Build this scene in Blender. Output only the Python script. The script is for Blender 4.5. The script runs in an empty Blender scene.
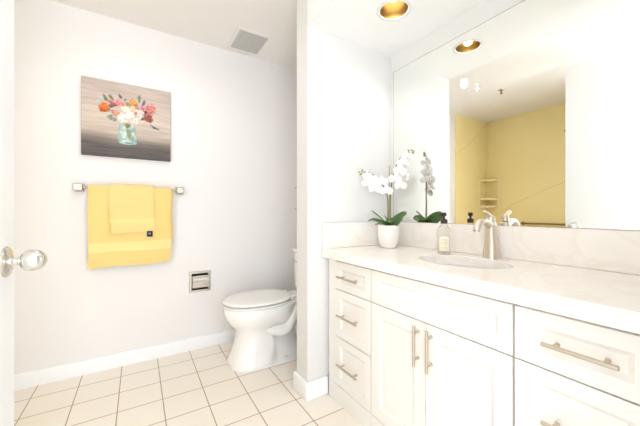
import bpy, bmesh, math, random
import numpy as np
from mathutils import Vector, Matrix, noise
random.seed(7)
sc = bpy.context.scene
COL = sc.collection
R = math.radians

# ------------------------------------------------------------------ camera, world, light, exposure
cam_d = bpy.data.cameras.new('camera')
cam = bpy.data.objects.new('camera', cam_d); COL.objects.link(cam)
cam_d.sensor_width = 36.0
cam_d.lens = 36.0 * 296 / 640
cam_d.shift_y = -1.0 / 640
cam_d.clip_start = 0.01
cam.location = (0, 0, 1.085)
cam.rotation_euler = (R(90), 0, R(-31.6))
sc.camera = cam

world = bpy.data.worlds.new('world'); sc.world = world
world.use_nodes = True
bgn = world.node_tree.nodes['Background']
bgn.inputs['Color'].default_value = (0.89, 0.95, 1.05, 1)
bgn.inputs['Strength'].default_value = 3.75

sc.view_settings.view_transform = 'Standard'
sc.view_settings.look = 'None'
sc.view_settings.gamma = 1.0
sc.view_settings.use_curve_mapping = False
sc.view_settings.exposure = 0.13

SOFFIT_LIGHT = 4.0      # watts of the recessed lamp over the vanity
CEIL_LIGHT = 3.0       # watts of each small downlight in the main ceiling

fill_d = bpy.data.lights.new('bounce_fill', 'AREA')          # added unseen fill behind the viewer, aimed up to bounce off the ceiling
fill_d.shape = 'RECTANGLE'; fill_d.size = .6; fill_d.size_y = .6; fill_d.energy = 10; fill_d.color = (.95, .98, 1)
ho = bpy.data.objects.new('bounce_fill', fill_d); COL.objects.link(ho)
ho.location = (.05, -.35, 1.25)
ho.rotation_euler = Vector((.02, .48, .87)).to_track_quat('-Z', 'Y').to_euler()

def lamp(name, loc, watts, radius, color=(.98, .98, .98), parent=None, spot=None):
    d = bpy.data.lights.new(name, 'SPOT' if spot else 'POINT')
    d.energy = watts; d.shadow_soft_size = radius; d.color = color
    if spot:
        d.spot_size = R(spot); d.spot_blend = .6
    o = bpy.data.objects.new(name, d); COL.objects.link(o)
    o.location = loc
    return o

# ------------------------------------------------------------------ materials
def lin(c):
    return tuple(((v / 255.0) / 12.92 if v / 255.0 <= .04045 else ((v / 255.0 + .055) / 1.055) ** 2.4) for v in c)

def mat(name, rgb, rough=.5, metal=0.0, bump=None, trans=0.0, ior=1.45, coat=0.0, sheen=0.0, emit=None, sub=0.0):
    m = bpy.data.materials.new(name); m.use_nodes = True
    nt = m.node_tree; b = nt.nodes['Principled BSDF']
    b.inputs['Base Color'].default_value = (*lin(rgb), 1)
    b.inputs['Roughness'].default_value = rough
    b.inputs['Metallic'].default_value = metal
    b.inputs['IOR'].default_value = ior
    b.inputs['Transmission Weight'].default_value = trans
    b.inputs['Coat Weight'].default_value = coat
    b.inputs['Coat Roughness'].default_value = .08
    b.inputs['Sheen Weight'].default_value = sheen
    if emit:
        b.inputs['Emission Color'].default_value = (*lin(emit[0]), 1)
        b.inputs['Emission Strength'].default_value = emit[1]
    if bump:
        sc_, st = bump
        tc = nt.nodes.new('ShaderNodeTexCoord'); n = nt.nodes.new('ShaderNodeTexNoise')
        n.inputs['Scale'].default_value = sc_; n.inputs['Detail'].default_value = 3
        bp = nt.nodes.new('ShaderNodeBump'); bp.inputs['Strength'].default_value = st
        bp.inputs['Distance'].default_value = .004
        nt.links.new(tc.outputs['Object'], n.inputs['Vector'])
        nt.links.new(n.outputs['Fac'], bp.inputs['Height'])
        nt.links.new(bp.outputs['Normal'], b.inputs['Normal'])
    return m

def ramp_noise(m, scale, stops, detail=4, distortion=0.0, stretch=(1, 1, 1), kind='noise', rot=(0, 0, 0)):
    nt = m.node_tree; b = nt.nodes['Principled BSDF']
    tc = nt.nodes.new('ShaderNodeTexCoord'); mp = nt.nodes.new('ShaderNodeMapping')
    mp.inputs['Scale'].default_value = stretch; mp.inputs['Rotation'].default_value = rot
    if kind == 'wave':
        n = nt.nodes.new('ShaderNodeTexWave'); n.inputs['Scale'].default_value = scale
        n.inputs['Distortion'].default_value = distortion; n.inputs['Detail'].default_value = detail
        n.inputs['Detail Scale'].default_value = .9
    else:
        n = nt.nodes.new('ShaderNodeTexNoise'); n.inputs['Scale'].default_value = scale
        n.inputs['Detail'].default_value = detail; n.inputs['Distortion'].default_value = distortion
    r = nt.nodes.new('ShaderNodeValToRGB')
    while len(r.color_ramp.elements) < len(stops): r.color_ramp.elements.new(.5)
    for e, (p, c) in zip(r.color_ramp.elements, stops):
        e.position = p; e.color = (*lin(c), 1)
    nt.links.new(tc.outputs['Object'], mp.inputs['Vector'])
    nt.links.new(mp.outputs['Vector'], n.inputs['Vector'])
    nt.links.new(n.outputs['Fac'], r.inputs['Fac'])
    nt.links.new(r.outputs['Color'], b.inputs['Base Color'])
    return m

M = {}
M['wall'] = mat('wall_paint', (242, 238, 234), .7, bump=(180, .03))
M['wall_white'] = mat('bright_wall_paint', (232, 230, 226), .65, bump=(180, .03))
M['ceiling'] = mat('ceiling_paint', (246, 241, 235), .8, bump=(120, .04))
M['soffit'] = mat('soffit_paint', (248, 247, 244), .7, bump=(180, .03))
M['trim'] = mat('trim_paint', (251, 250, 250), .35)
M['door'] = mat('door_paint', (240, 239, 236), .4)
M['cabinet'] = mat('cabinet_lacquer', (242, 237, 229), .3)
M['quartz'] = ramp_noise(mat('quartz', (240, 234, 226), .18), 2.2, [(0, (252, 246, 238)), (.44, (251, 244, 235)), (.5, (248, 239, 228)), (.56, (252, 246, 238)), (1, (250, 242, 232))], detail=6, distortion=1.6, stretch=(1, 1.6, 2.2))
M['nickel'] = mat('brushed_nickel', (222, 212, 198), .42, 1.0)
M['pull'] = mat('pull_metal', (200, 188, 170), .36, 1.0)
M['bar_metal'] = mat('satin_bar_metal', (168, 158, 144), .3, 1.0)
M['chrome'] = mat('chrome', (228, 226, 222), .1, 1.0)
M['chrome_soft'] = mat('satin_chrome', (215, 210, 200), .22, 1.0)
M['gold'] = mat('gold_reflector', (168, 140, 84), .4, 1.0)
M['porcelain'] = mat('porcelain', (250, 247, 242), .12, coat=.4)
M['seat'] = mat('toilet_seat_plastic', (250, 247, 242), .22)
M['basin'] = mat('basin_porcelain', (252, 250, 246), .1, coat=.4)
M['mirror'] = mat('mirror_silver', (250, 250, 246), .0, 1.0)
M['mirror_edge'] = mat('mirror_edge', (150, 150, 140), .3, .2)
M['towel'] = mat('yellow_terry', (252, 219, 139), .95, bump=(520, .8), sheen=.25)
M['towel_lt'] = mat('pale_yellow_terry', (253, 222, 148), .95, bump=(520, .8), sheen=.25)
M['band'] = mat('woven_towel_band', (253, 223, 150), .8, bump=(900, .3))
M['tag'] = mat('navy_cloth', (48, 46, 62), .8)
M['tag_lt'] = mat('grey_stitching', (150, 148, 160), .8)
M['dark'] = mat('dark_recess', (70, 62, 54), .6)  # shade inside the metal recess, put into its base colour
M['grille'] = mat('grey_mesh', (206, 203, 198), .7)
M['pot'] = mat('white_ceramic', (243, 238, 231), .5, bump=(60, .35))
M['soil'] = mat('bark_mix', (110, 88, 62), .9, bump=(90, .8))
M['leaf'] = ramp_noise(mat('orchid_leaf', (72, 104, 58), .32), 6, [(0, (58, 92, 48)), (.5, (84, 118, 66)), (1, (122, 148, 96))], stretch=(1, 1, 1))
M['stem'] = mat('orchid_stem', (104, 108, 62), .5)
M['stake'] = mat('bamboo_stake', (186, 156, 106), .6)
M['petal'] = mat('white_petal', (254, 252, 250), .5)
M['petal'].node_tree.nodes['Principled BSDF'].inputs['Subsurface Weight'].default_value = .35
M['petal'].node_tree.nodes['Principled BSDF'].inputs['Subsurface Radius'].default_value = (.01, .01, .01)
M['lip'] = mat('orchid_lip', (252, 236, 216), .5)
M['bud'] = mat('green_bud', (146, 150, 92), .45)
M['glass'] = mat('clear_glass', (254, 254, 252), .02, trans=1.0, ior=1.16)
M['liquid'] = mat('pale_soap', (255, 254, 246), .03, trans=1.0, ior=1.14)
M['label'] = mat('cream_paper_label', (252, 246, 222), .6)
M['label_ink'] = mat('label_ink', (226, 212, 178), .7)
M['pump'] = mat('dark_brown_plastic', (58, 40, 38), .35)
M['bulb'] = mat('lit_bulb', (255, 244, 220), .4, emit=((255, 244, 218), 3.5))
M['lens'] = mat('lit_lens', (255, 248, 235), .4, emit=((255, 246, 228), 9.0))
M['brass'] = mat('sprinkler_metal', (150, 120, 84), .35, 1.0)
M['bronze'] = mat('bronze_bar', (150, 122, 84), .35, 1.0)
M['caulk'] = mat('bolt_cap', (236, 230, 220), .3)

# floor tile: real measured joint spacing 0.2185 x 0.2045
m = mat('floor_tile', (245, 231, 210), .3)
nt = m.node_tree; b = nt.nodes['Principled BSDF']
tc = nt.nodes.new('ShaderNodeTexCoord'); sep = nt.nodes.new('ShaderNodeSeparateXYZ')
nt.links.new(tc.outputs['Object'], sep.inputs[0])
def joint(sock, off, size):
    a = nt.nodes.new('ShaderNodeMath'); a.operation = 'SUBTRACT'; a.inputs[1].default_value = off
    d = nt.nodes.new('ShaderNodeMath'); d.operation = 'DIVIDE'; d.inputs[1].default_value = size
    f = nt.nodes.new('ShaderNodeMath'); f.operation = 'FRACT'
    h = nt.nodes.new('ShaderNodeMath'); h.operation = 'SUBTRACT'; h.inputs[1].default_value = .5
    ab = nt.nodes.new('ShaderNodeMath'); ab.operation = 'ABSOLUTE'
    mu = nt.nodes.new('ShaderNodeMath'); mu.operation = 'SUBTRACT'; mu.inputs[0].default_value = .5
    sz = nt.nodes.new('ShaderNodeMath'); sz.operation = 'MULTIPLY'; sz.inputs[1].default_value = size
    nt.links.new(sock, a.inputs[0]); nt.links.new(a.outputs[0], d.inputs[0]); nt.links.new(d.outputs[0], f.inputs[0])
    nt.links.new(f.outputs[0], h.inputs[0]); nt.links.new(h.outputs[0], ab.inputs[0])
    nt.links.new(ab.outputs[0], mu.inputs[1]); nt.links.new(mu.outputs[0], sz.inputs[0])
    return sz.outputs[0]
jx = joint(sep.outputs['X'], .123, .2185); jy = joint(sep.outputs['Y'], 1.735, .2045)
mn = nt.nodes.new('ShaderNodeMath'); mn.operation = 'MINIMUM'
nt.links.new(jx, mn.inputs[0]); nt.links.new(jy, mn.inputs[1])
mr = nt.nodes.new('ShaderNodeMapRange'); mr.inputs['From Min'].default_value = .0014; mr.inputs['From Max'].default_value = .0034
nt.links.new(mn.outputs[0], mr.inputs['Value'])
no = nt.nodes.new('ShaderNodeTexNoise'); no.inputs['Scale'].default_value = 5; no.inputs['Detail'].default_value = 4
nt.links.new(tc.outputs['Object'], no.inputs['Vector'])
tr = nt.nodes.new('ShaderNodeValToRGB')
tr.color_ramp.elements[0].color = (*lin((249, 238, 222)), 1); tr.color_ramp.elements[1].color = (*lin((252, 245, 233)), 1)
nt.links.new(no.outputs['Fac'], tr.inputs['Fac'])
mx = nt.nodes.new('ShaderNodeMix'); mx.data_type = 'RGBA'
nt.links.new(mr.outputs[0], mx.inputs['Factor'])
mx.inputs['A'].default_value = (*lin((172, 140, 98)), 1)
nt.links.new(tr.outputs['Color'], mx.inputs['B'])
nt.links.new(mx.outputs['Result'], b.inputs['Base Color'])
bp = nt.nodes.new('ShaderNodeBump'); bp.inputs['Strength'].default_value = .5; bp.inputs['Distance'].default_value = .002
nt.links.new(mr.outputs[0], bp.inputs['Height']); nt.links.new(bp.outputs['Normal'], b.inputs['Normal'])
M['floor'] = m

# marble-look shower panels: soft mottling with thin diagonal veins
m = mat('golden_marble_panel', (250, 226, 162), .3)
nt = m.node_tree; b = nt.nodes['Principled BSDF']
tc = nt.nodes.new('ShaderNodeTexCoord')
dt = nt.nodes.new('ShaderNodeVectorMath'); dt.operation = 'DOT_PRODUCT'; dt.inputs[1].default_value = (.6, .47, .88)
nt.links.new(tc.outputs['Object'], dt.inputs[0])
no = nt.nodes.new('ShaderNodeTexNoise'); no.inputs['Scale'].default_value = 2.2; no.inputs['Detail'].default_value = 4
nt.links.new(tc.outputs['Object'], no.inputs['Vector'])
ma = nt.nodes.new('ShaderNodeMath'); ma.operation = 'MULTIPLY_ADD'; ma.inputs[1].default_value = .16
nt.links.new(no.outputs['Fac'], ma.inputs[0]); nt.links.new(dt.outputs['Value'], ma.inputs[2])
jv = joint(ma.outputs[0], 1.208, 1.24)
mr = nt.nodes.new('ShaderNodeMapRange'); mr.inputs['From Min'].default_value = .002; mr.inputs['From Max'].default_value = .011
nt.links.new(jv, mr.inputs['Value'])
tr = nt.nodes.new('ShaderNodeValToRGB')
tr.color_ramp.elements[0].color = (*lin((246, 225, 158)), 1); tr.color_ramp.elements[1].color = (*lin((253, 236, 178)), 1)
nt.links.new(no.outputs['Fac'], tr.inputs['Fac'])
mx = nt.nodes.new('ShaderNodeMix'); mx.data_type = 'RGBA'
nt.links.new(mr.outputs[0], mx.inputs['Factor'])
mx.inputs['A'].default_value = (*lin((238, 215, 154)), 1)
nt.links.new(tr.outputs['Color'], mx.inputs['B'])
nt.links.new(mx.outputs['Result'], b.inputs['Base Color'])
M['marble'] = m
M['shelf_gold'] = mat('golden_shelf_resin', (254, 234, 178), .3)

# ------------------------------------------------------------------ helpers
def obj(name, bm, material, parent=None, smooth=35, bevel=0.0, seg=2, label=None, subsurf=0):
    """link a bmesh built in world coordinates as one mesh object (child coordinates are made local)"""
    bmesh.ops.remove_doubles(bm, verts=bm.verts, dist=1e-6)
    bmesh.ops.recalc_face_normals(bm, faces=bm.faces)
    base = Vector((0, 0, 0))
    p = parent
    while p is not None:
        base += p.location; p = p.parent
    if base.length: bmesh.ops.translate(bm, verts=bm.verts, vec=-base)
    me = bpy.data.meshes.new(name); bm.to_mesh(me); bm.free()
    for f in me.polygons: f.use_smooth = True
    me.set_sharp_from_angle(angle=R(smooth))
    if isinstance(material, str): material = M[material]
    me.materials.append(material)
    o = bpy.data.objects.new(name, me); COL.objects.link(o)
    if parent is not None: o.parent = parent
    if bevel:
        md = o.modifiers.new('bevel', 'BEVEL'); md.width = bevel; md.segments = seg
        md.limit_method = 'ANGLE'; md.angle_limit = R(40)
        md.harden_normals = False
    if subsurf:
        md = o.modifiers.new('smooth', 'SUBSURF'); md.levels = subsurf; md.render_levels = subsurf
    if label: o['label'] = label
    return o

def thing(name, label, cat, loc=(0, 0, 0), group=None):
    o = bpy.data.objects.new(name, None); COL.objects.link(o)
    o.empty_display_size = .05
    o.location = loc; o['label'] = label; o['category'] = cat
    if group: o['group'] = group
    return o

def tag(o, label, cat, group=None):
    o['label'] = label; o['category'] = cat
    if group: o['group'] = group
    return o

def struct(name, bm, material, label, **k):
    o = obj(name, bm, material, **k); o['kind'] = 'structure'; o['label'] = label; o['category'] = name.split('_')[0]
    return o

def box(bm, x0, x1, y0, y1, z0, z1):
    v = [bm.verts.new(p) for p in ((x0, y0, z0), (x1, y0, z0), (x1, y1, z0), (x0, y1, z0), (x0, y0, z1), (x1, y0, z1), (x1, y1, z1), (x0, y1, z1))]
    for f in ((0, 3, 2, 1), (4, 5, 6, 7), (0, 1, 5, 4), (1, 2, 6, 5), (2, 3, 7, 6), (3, 0, 4, 7)):
        bm.faces.new([v[i] for i in f])
    return bm

def B(*a):
    return box(bmesh.new(), *a)

def skin_rings(bm, rings, cap=True, closed=False):
    vs = [[bm.verts.new(p) for p in r] for r in rings]
    n = len(vs[0])
    pairs = list(zip(vs[:-1], vs[1:]))
    if closed: pairs.append((vs[-1], vs[0]))
    for a, b_ in pairs:
        for i in range(n):
            j = (i + 1) % n
            bm.faces.new((a[i], a[j], b_[j], b_[i]))
    if cap and not closed:
        bm.faces.new(list(reversed(vs[0]))); bm.faces.new(vs[-1])
    return bm

def lathe(bm, prof, centre, axis='Z', n=32, cap=True):
    """prof: (radius, height) pairs"""
    rings = []
    for r, h in prof:
        ring = []
        for i in range(n):
            t = 2 * math.pi * i / n
            a, c = r * math.cos(t), r * math.sin(t)
            p = {'Z': (a, c, h), 'X': (h, a, c), 'Y': (c, h, a)}[axis]
            ring.append(Vector(centre) + Vector(p))
        rings.append(ring)
    return skin_rings(bm, rings, cap)

def tube(bm, pts, rad, n=12, squash=1.0):
    pts = [Vector(p) for p in pts]
    rr = rad if isinstance(rad, (list, tuple)) else [rad] * len(pts)
    rings = []
    up = Vector((0, 0, 1))
    ref = None
    for i, p in enumerate(pts):
        t = (pts[min(i + 1, len(pts) - 1)] - pts[max(i - 1, 0)]).normalized()
        if ref is None:
            ref = up.cross(t)
            if ref.length < .05: ref = Vector((1, 0, 0))
        s_ = (ref - t * ref.dot(t)).normalized(); ref = s_
        w = t.cross(s_)
        rings.append([p + s_ * rr[i] * math.cos(a) + w * rr[i] * squash * math.sin(a) for a in (2 * math.pi * k / n for k in range(n))])
    return skin_rings(bm, rings)

def spline(pts, n=8):
    P = [Vector(p) for p in pts]; out = []
    for i in range(len(P) - 1):
        p0, p1, p2, p3 = P[max(i - 1, 0)], P[i], P[i + 1], P[min(i + 2, len(P) - 1)]
        for k in range(n):
            t = k / n
            out.append(.5 * ((2 * p1) + (-p0 + p2) * t + (2 * p0 - 5 * p1 + 4 * p2 - p3) * t * t + (-p0 + 3 * p1 - 3 * p2 + p3) * t ** 3))
    out.append(P[-1]); return out

def plate_hole(bm, x0, x1, y0, y1, z0, z1, cx, cy, rx, ry, n=72):
    """slab with one elliptical hole"""
    ang = [2 * math.pi * i / n for i in range(n)]
    for X, Y in ((x0, y0), (x1, y0), (x1, y1), (x0, y1)):
        ang.append(math.atan2(Y - cy, X - cx) % (2 * math.pi))
    ang = sorted(set(round(a, 6) for a in ang))
    loops = []
    for z in (z1, z0):
        inn, out = [], []
        for a in ang:
            c_, s_ = math.cos(a), math.sin(a)
            k = 1 / math.sqrt((c_ / rx) ** 2 + (s_ / ry) ** 2)
            inn.append(bm.verts.new((cx + k * c_, cy + k * s_, z)))
            ts = []
            if c_ > 1e-9: ts.append((x1 - cx) / c_)
            if c_ < -1e-9: ts.append((x0 - cx) / c_)
            if s_ > 1e-9: ts.append((y1 - cy) / s_)
            if s_ < -1e-9: ts.append((y0 - cy) / s_)
            t = min(ts); out.append(bm.verts.new((cx + t * c_, cy + t * s_, z)))
        loops.append((inn, out))
    (i1, o1), (i0, o0) = loops
    N = len(ang)
    for i in range(N):
        j = (i + 1) % N
        bm.faces.new((i1[i], o1[i], o1[j], i1[j])); bm.faces.new((i0[i], i0[j], o0[j], o0[i]))
        bm.faces.new((i1[i], i1[j], i0[j], i0[i])); bm.faces.new((o1[i], o0[i], o0[j], o1[j]))
    return bm

def superellipse(cx, cy, rx, ry, z, n=40, p=2.4, front=None):
    """ring in the XY plane; front = different radius towards -X"""
    out = []
    for i in range(n):
        t = 2 * math.pi * i / n
        c_, s_ = math.cos(t), math.sin(t)
        k = rx if c_ > 0 else (front if front else rx)
        out.append(Vector((cx + k * math.copysign(abs(c_) ** (2 / p), c_), cy + ry * math.copysign(abs(s_) ** (2 / p), s_), z)))
    return out

# ------------------------------------------------------------------ room shell
W, D, H, SZ = 1.50, 2.52, 2.44, 2.159           # vanity wall, towel wall, ceiling, soffit underside
PX, PY = .835, 1.495                            # wing wall corner
SHX, SHY = -1.52, 2.505                          # shower panel faces

struct('floor', B(-1.65, 1.62, -.6, 2.64, -.06, 0), 'floor', 'square cream ceramic tile floor with brown grout lines')
bm = B(-1.65, PX, -.6, 2.64, H, H + .08); box(bm, PX, 1.62, PY, 2.64, H, H + .08)
struct('ceiling', bm, 'ceiling', 'smooth off-white main ceiling of the bathroom')

# towel wall with the opening for the recessed paper holder
bm = bmesh.new()
hx0, hx1, hz0, hz1 = .355, .490, .462, .600
box(bm, -1.65, hx0, D, D + .12, 0, H); box(bm, hx1, 1.62, D, D + .12, 0, H)
box(bm, hx0, hx1, D, D + .12, 0, hz0); box(bm, hx0, hx1, D, D + .12, hz1, H)
struct('wall_back', bm, 'wall', 'warm white wall carrying the picture, towel bar and paper holder')
struct('wall_right', B(W, W + .12, .07, PY, 0, H), 'wall_white', 'white wall behind the vanity and mirror')
struct('wall_alcove', B(1.36, 1.62, PY + .135, D, 0, H), 'wall', 'white wall behind the toilet tank')
struct('wall_wing', B(PX, 1.62, PY, PY + .135, 0, H), 'wall_white', 'short white wing wall between the vanity and the toilet')
struct('wall_front', B(.55, 1.62, -.05, .07, 0, H), 'wall_white', 'white wall closing the doorway end of the vanity')
# lowered ceiling over the vanity, with a round hole for the lamp
LX, LY = 1.16, 1.135
bm = bmesh.new(); plate_hole(bm, PX, W, .07, PY, SZ, SZ + .05, LX, LY, .075, .075)
struct('ceiling_soffit', bm, 'soffit', 'lowered white ceiling over the vanity')
struct('trim_soffit', B(PX, PX + .05, .07, PY, SZ + .05, H), 'soffit', 'upright face of the lowered ceiling')

# shower recess, seen in the mirror
struct('wall_left', B(-1.65, SHX - .015, .9, D, 0, H), 'wall', 'white wall behind the shower panels')
struct('wall_shower', B(SHX - .015, -.76, .9, 1.0, 0, H), 'wall', 'end wall of the shower recess')
struct('trim_1', B(SHX - .015, SHX, 1.0, D, 0, H), 'marble', 'golden marble-look panel on the long side of the shower')
struct('trim_2', B(SHX, -.76, SHY, D, 0, H), 'marble', 'golden marble-look panel on the far end of the shower')
struct('trim_3', B(SHX, -.76, 1.0, 1.015, 0, H), 'marble', 'golden marble-look panel on the near end of the shower')

def baseboard_profile(bm, p0, p1, nrm, h=.094, t=.018):
    """run a rounded-top board from p0 to p1 (XY) standing out along nrm"""
    prof = [(0, 0), (t, 0), (t, h - .016), (t - .003, h - .007), (t - .009, h - .001), (0, h)]
    rings = []
    for p in (p0, p1):
        rings.append([Vector((p[0] + nrm[0] * a, p[1] + nrm[1] * a, z)) for a, z in prof])
    return skin_rings(bm, rings)
bm = bmesh.new(); baseboard_profile(bm, (-.745, D), (1.36, D), (0, -1))
struct('baseboard_back', bm, 'trim', 'white baseboard along the towel wall')
# mitred board round the wing wall: toilet side, end, vanity side
path = [(1.36, PY + .135, 0, 1), (PX, PY + .135, -1, 1), (PX, PY, -1, -1), (.968, PY, 0, -1)]
rings = []
for x, y, nx, ny in path:
    rings.append([Vector((x + nx * a, y + ny * a, z)) for a, z in ((0, 0), (.018, 0), (.018, .088), (.015, .098), (.009, .104), (0, .105))])
bm = bmesh.new(); skin_rings(bm, rings)
struct('baseboard_wing', bm, 'trim', 'white baseboard wrapped round the foot of the wing wall', bevel=.005)

# ------------------------------------------------------------------ door with knob
DX = -.283
door = struct('door_1', B(DX - .036, DX, .15, 1.11, .008, 2.39), 'door', 'tall white flush door standing open at the left edge', bevel=.002)
ky, kz = 1.045, .96
kn = obj('door_knob', lathe(bmesh.new(), [(.0, .028), (.013, .028), (.02, .031), (.0255, .038), (.0278, .047), (.0272, .056), (.0245, .065), (.018, .073), (.009, .0775), (.0, .078)], (DX, ky, kz), 'X', 32), 'chrome', door, smooth=60, label='polished chrome egg-shaped knob')
obj('rosette', lathe(bmesh.new(), [(.0, .0), (.0385, .0), (.0385, .003), (.036, .006), (.028, .0085), (.016, .0105), (.0, .0105)], (DX, ky, kz), 'X', 36), 'chrome_soft', kn)
obj('neck', lathe(bmesh.new(), [(.0, .009), (.0125, .009), (.0125, .013), (.0095, .016), (.0095, .023), (.0125, .025), (.0125, .029), (.0, .03)], (DX, ky, kz), 'X', 24), 'chrome', kn)
obj('latch_plate', B(DX - .029, DX - .007, 1.1095, 1.1115, kz - .028, kz + .028), 'chrome_soft', door)

# ------------------------------------------------------------------ vanity
FX = .965                                        # front face of doors and drawers
CT0, CT1 = .818, .866                            # countertop bottom / top
def shaker(y0, y1, z0, z1, rail=.042, depth=.02, rec=.011, slope=.014):
    bm = bmesh.new()
    def loop(ins, x):
        return [bm.verts.new(p) for p in ((x, y0 + ins, z0 + ins), (x, y1 - ins, z0 + ins), (x, y1 - ins, z1 - ins), (x, y0 + ins, z1 - ins))]
    L = [loop(0, FX + depth), loop(0, FX + .0015), loop(.0015, FX), loop(rail, FX), loop(rail + .002, FX + .0025), loop(rail + slope, FX + rec)]
    for a, b_ in zip(L[:-1], L[1:]):
        for i in range(4):
            j = (i + 1) % 4; bm.faces.new((a[i], a[j], b_[j], b_[i]))
    bm.faces.new(L[-1]); bm.faces.new(list(reversed(L[0])))
    return bm

def bar_pull(parent, y, z, length, vertical=False):
    bm = bmesh.new(); x = FX - .03; h = length / 2; q = h * .66
    if vertical:
        lathe(bm, [(0, -h), (.0052, -h), (.006, -h + .001), (.006, h - .001), (.0052, h), (0, h)], (x, y, z), 'Z', 16)
    else:
        lathe(bm, [(0, -h), (.0052, -h), (.006, -h + .001), (.006, h - .001), (.0052, h), (0, h)], (x, y, z), 'Y', 16)
    o = obj('handle', bm, 'pull', parent)
    for s in (-1, 1):
        c_ = (x, y, z + s * q) if vertical else (x, y + s * q, z)
        obj('standoff', lathe(bmesh.new(), [(0, 0), (.005, 0), (.005, .0285), (.0065, .0300), (0, .0300)], c_, 'X', 12), 'pull', o)
    return o

def carcass(t, y0, y1):
    bm = bmesh.new(); box(bm, FX + .021, W - .004, y0, y1, .10, CT0 - .002)
    obj('carcass', bm, 'cabinet', t)
    obj('toe_kick', B(FX + .004, FX + .06, y0, y1, 0, .098), 'cabinet', t, bevel=.001)

G = .002
def drawer(t, y0, y1, z0, z1, pull=.17, py=None):
    d = obj('drawer', shaker(y0 + G, y1 - G, z0, z1), 'cabinet', t)
    bar_pull(d, py if py else (y0 + y1) / 2, (z0 + z1) / 2 + .0, pull)

t = thing('drawer_cabinet', 'narrow white three-drawer cabinet at the wing wall end of the vanity', 'cabinet', (1.22, 1.25, 0), 'drawer cabinets of the vanity')
carcass(t, 1.098, 1.474)
obj('filler_strip', B(FX + .004, FX + .0205, 1.402, 1.472, .10, CT0 - .002), 'cabinet', t)
for z0, z1 in ((.649, .804), (.380, .645), (.104, .376)):
    drawer(t, 1.098, 1.400, z0, z1, .172, 1.262)

t = thing('sink_cabinet', 'white sink cabinet with two doors below a wide blank panel', 'cabinet', (1.22, .776, 0))
bm = bmesh.new()
y0, y1 = .456, 1.096
box(bm, FX + .021, W - .004, y0, y0 + .018, .10, CT0 - .002); box(bm, FX + .021, W - .004, y1 - .018, y1, .10, CT0 - .002)
box(bm, FX + .021, W - .004, y0, y1, .10, .118); box(bm, W - .02, W - .004, y0, y1, .118, CT0 - .002)
box(bm, FX + .021, FX + .04, y0, y1, .118, CT0 - .002)
obj('carcass', bm, 'cabinet', t)
obj('toe_kick', B(FX + .004, FX + .06, y0, y1, 0, .098), 'cabinet', t, bevel=.001)
obj('false_front', shaker(y0 + G, y1 - G, .649, .804), 'cabinet', t)
ym = .778
d = obj('door', shaker(ym + .0015, y1 - G, .104, .645, rail=.055), 'cabinet', t); bar_pull(d, ym + .031, .550, .161, True)
d = obj('door', shaker(y0 + G, ym - .0015, .104, .645, rail=.055), 'cabinet', t); bar_pull(d, ym - .031, .550, .161, True)

t = thing('drawer_cabinet', 'white drawer cabinet at the right edge of the photo, nearest the viewer', 'cabinet', (1.22, .3, 0), 'drawer cabinets of the vanity')
carcass(t, .085, .454)
for z0, z1 in ((.649, .804), (.380, .645), (.104, .376)):
    drawer(t, .155, .454, z0, z1, .154, .2945)
obj('filler_strip', B(FX + .004, FX + .0205, .087, .153, .10, CT0 - .002), 'cabinet', t)

# countertop with cut-out for the bowl, back and side splash
SX, SY = 1.235, .795
t = thing('countertop', 'white veined quartz countertop with sink cut-out and raised splash', 'countertop', (1.2, .8, CT0))
obj('slab', plate_hole(bmesh.new(), .931, W - .004, .085, PY - .004, CT0, CT1, SX, SY, .155, .200), 'quartz', t, bevel=.002)
obj('backsplash', B(1.478, W - .003, .085, PY - .004, CT1 + .0005, 1.019), 'quartz', t, bevel=.0015)
obj('side_splash', B(.932, 1.4775, PY - .025, PY - .004, CT1 + .0005, 1.019), 'quartz', t, bevel=.0015)

# sink bowl
t = thing('undermount_sink', 'oval white basin set under the quartz countertop', 'sink', (SX, SY, CT0 - .15))
bm = bmesh.new(); rings = []
prof = [(1.10, 0), (1.035, 0), (1.02, -.006), (1.0, -.03), (.96, -.07), (.86, -.11), (.66, -.135), (.38, -.143), (.15, -.147)]
outer = [(.15, -.157), (.4, -.153), (.68, -.145), (.89, -.118), (.99, -.075), (1.04, -.03), (1.10, -.012)]
for k, z in prof + outer:
    rings.append([Vector((SX + .155 * k * math.cos(a), SY + .2 * k * math.sin(a), CT0 - .001 + z)) for a in (2 * math.pi * i / 48 for i in range(48))])
skin_rings(bm, rings, cap=False, closed=True)
obj('bowl', bm, 'basin', t, smooth=60)
obj('drain', lathe(bmesh.new(), [(0, -.158), (.022, -.158), (.024, -.146), (.029, -.144), (.029, -.142), (.02, -.142), (.018, -.145), (0, -.1455)], (SX, SY, CT0), 'Z', 24), 'chrome', t)

# mirror
t = thing('wall_mirror', 'large frameless mirror on the wall above the vanity', 'mirror', (W, .77, 1.0205))
my0, my1, mz0, mz1 = .08, PY - .03, 1.0205, 2.046
obj('mirror_glass', B(W - .007, W - .0015, my0 + .0025, my1 - .0025, mz0 + .0005, mz1 - .0025), 'mirror', t)
bm = bmesh.new(); e_ = .0025
def mrect(x, k): return [Vector((x, my0 + k, mz0 + k * .2)), Vector((x, my1 - k, mz0 + k * .2)), Vector((x, my1 - k, mz1 - k)), Vector((x, my0 + k, mz1 - k))]
skin_rings(bm, [mrect(W - .0015, 0), mrect(W - .0065, 0), mrect(W - .0078, e_ * .5), mrect(W - .0072, e_), mrect(W - .0015, e_)], cap=False, closed=True)
obj('polished_edge', bm, 'mirror_edge', t, smooth=20)

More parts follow.
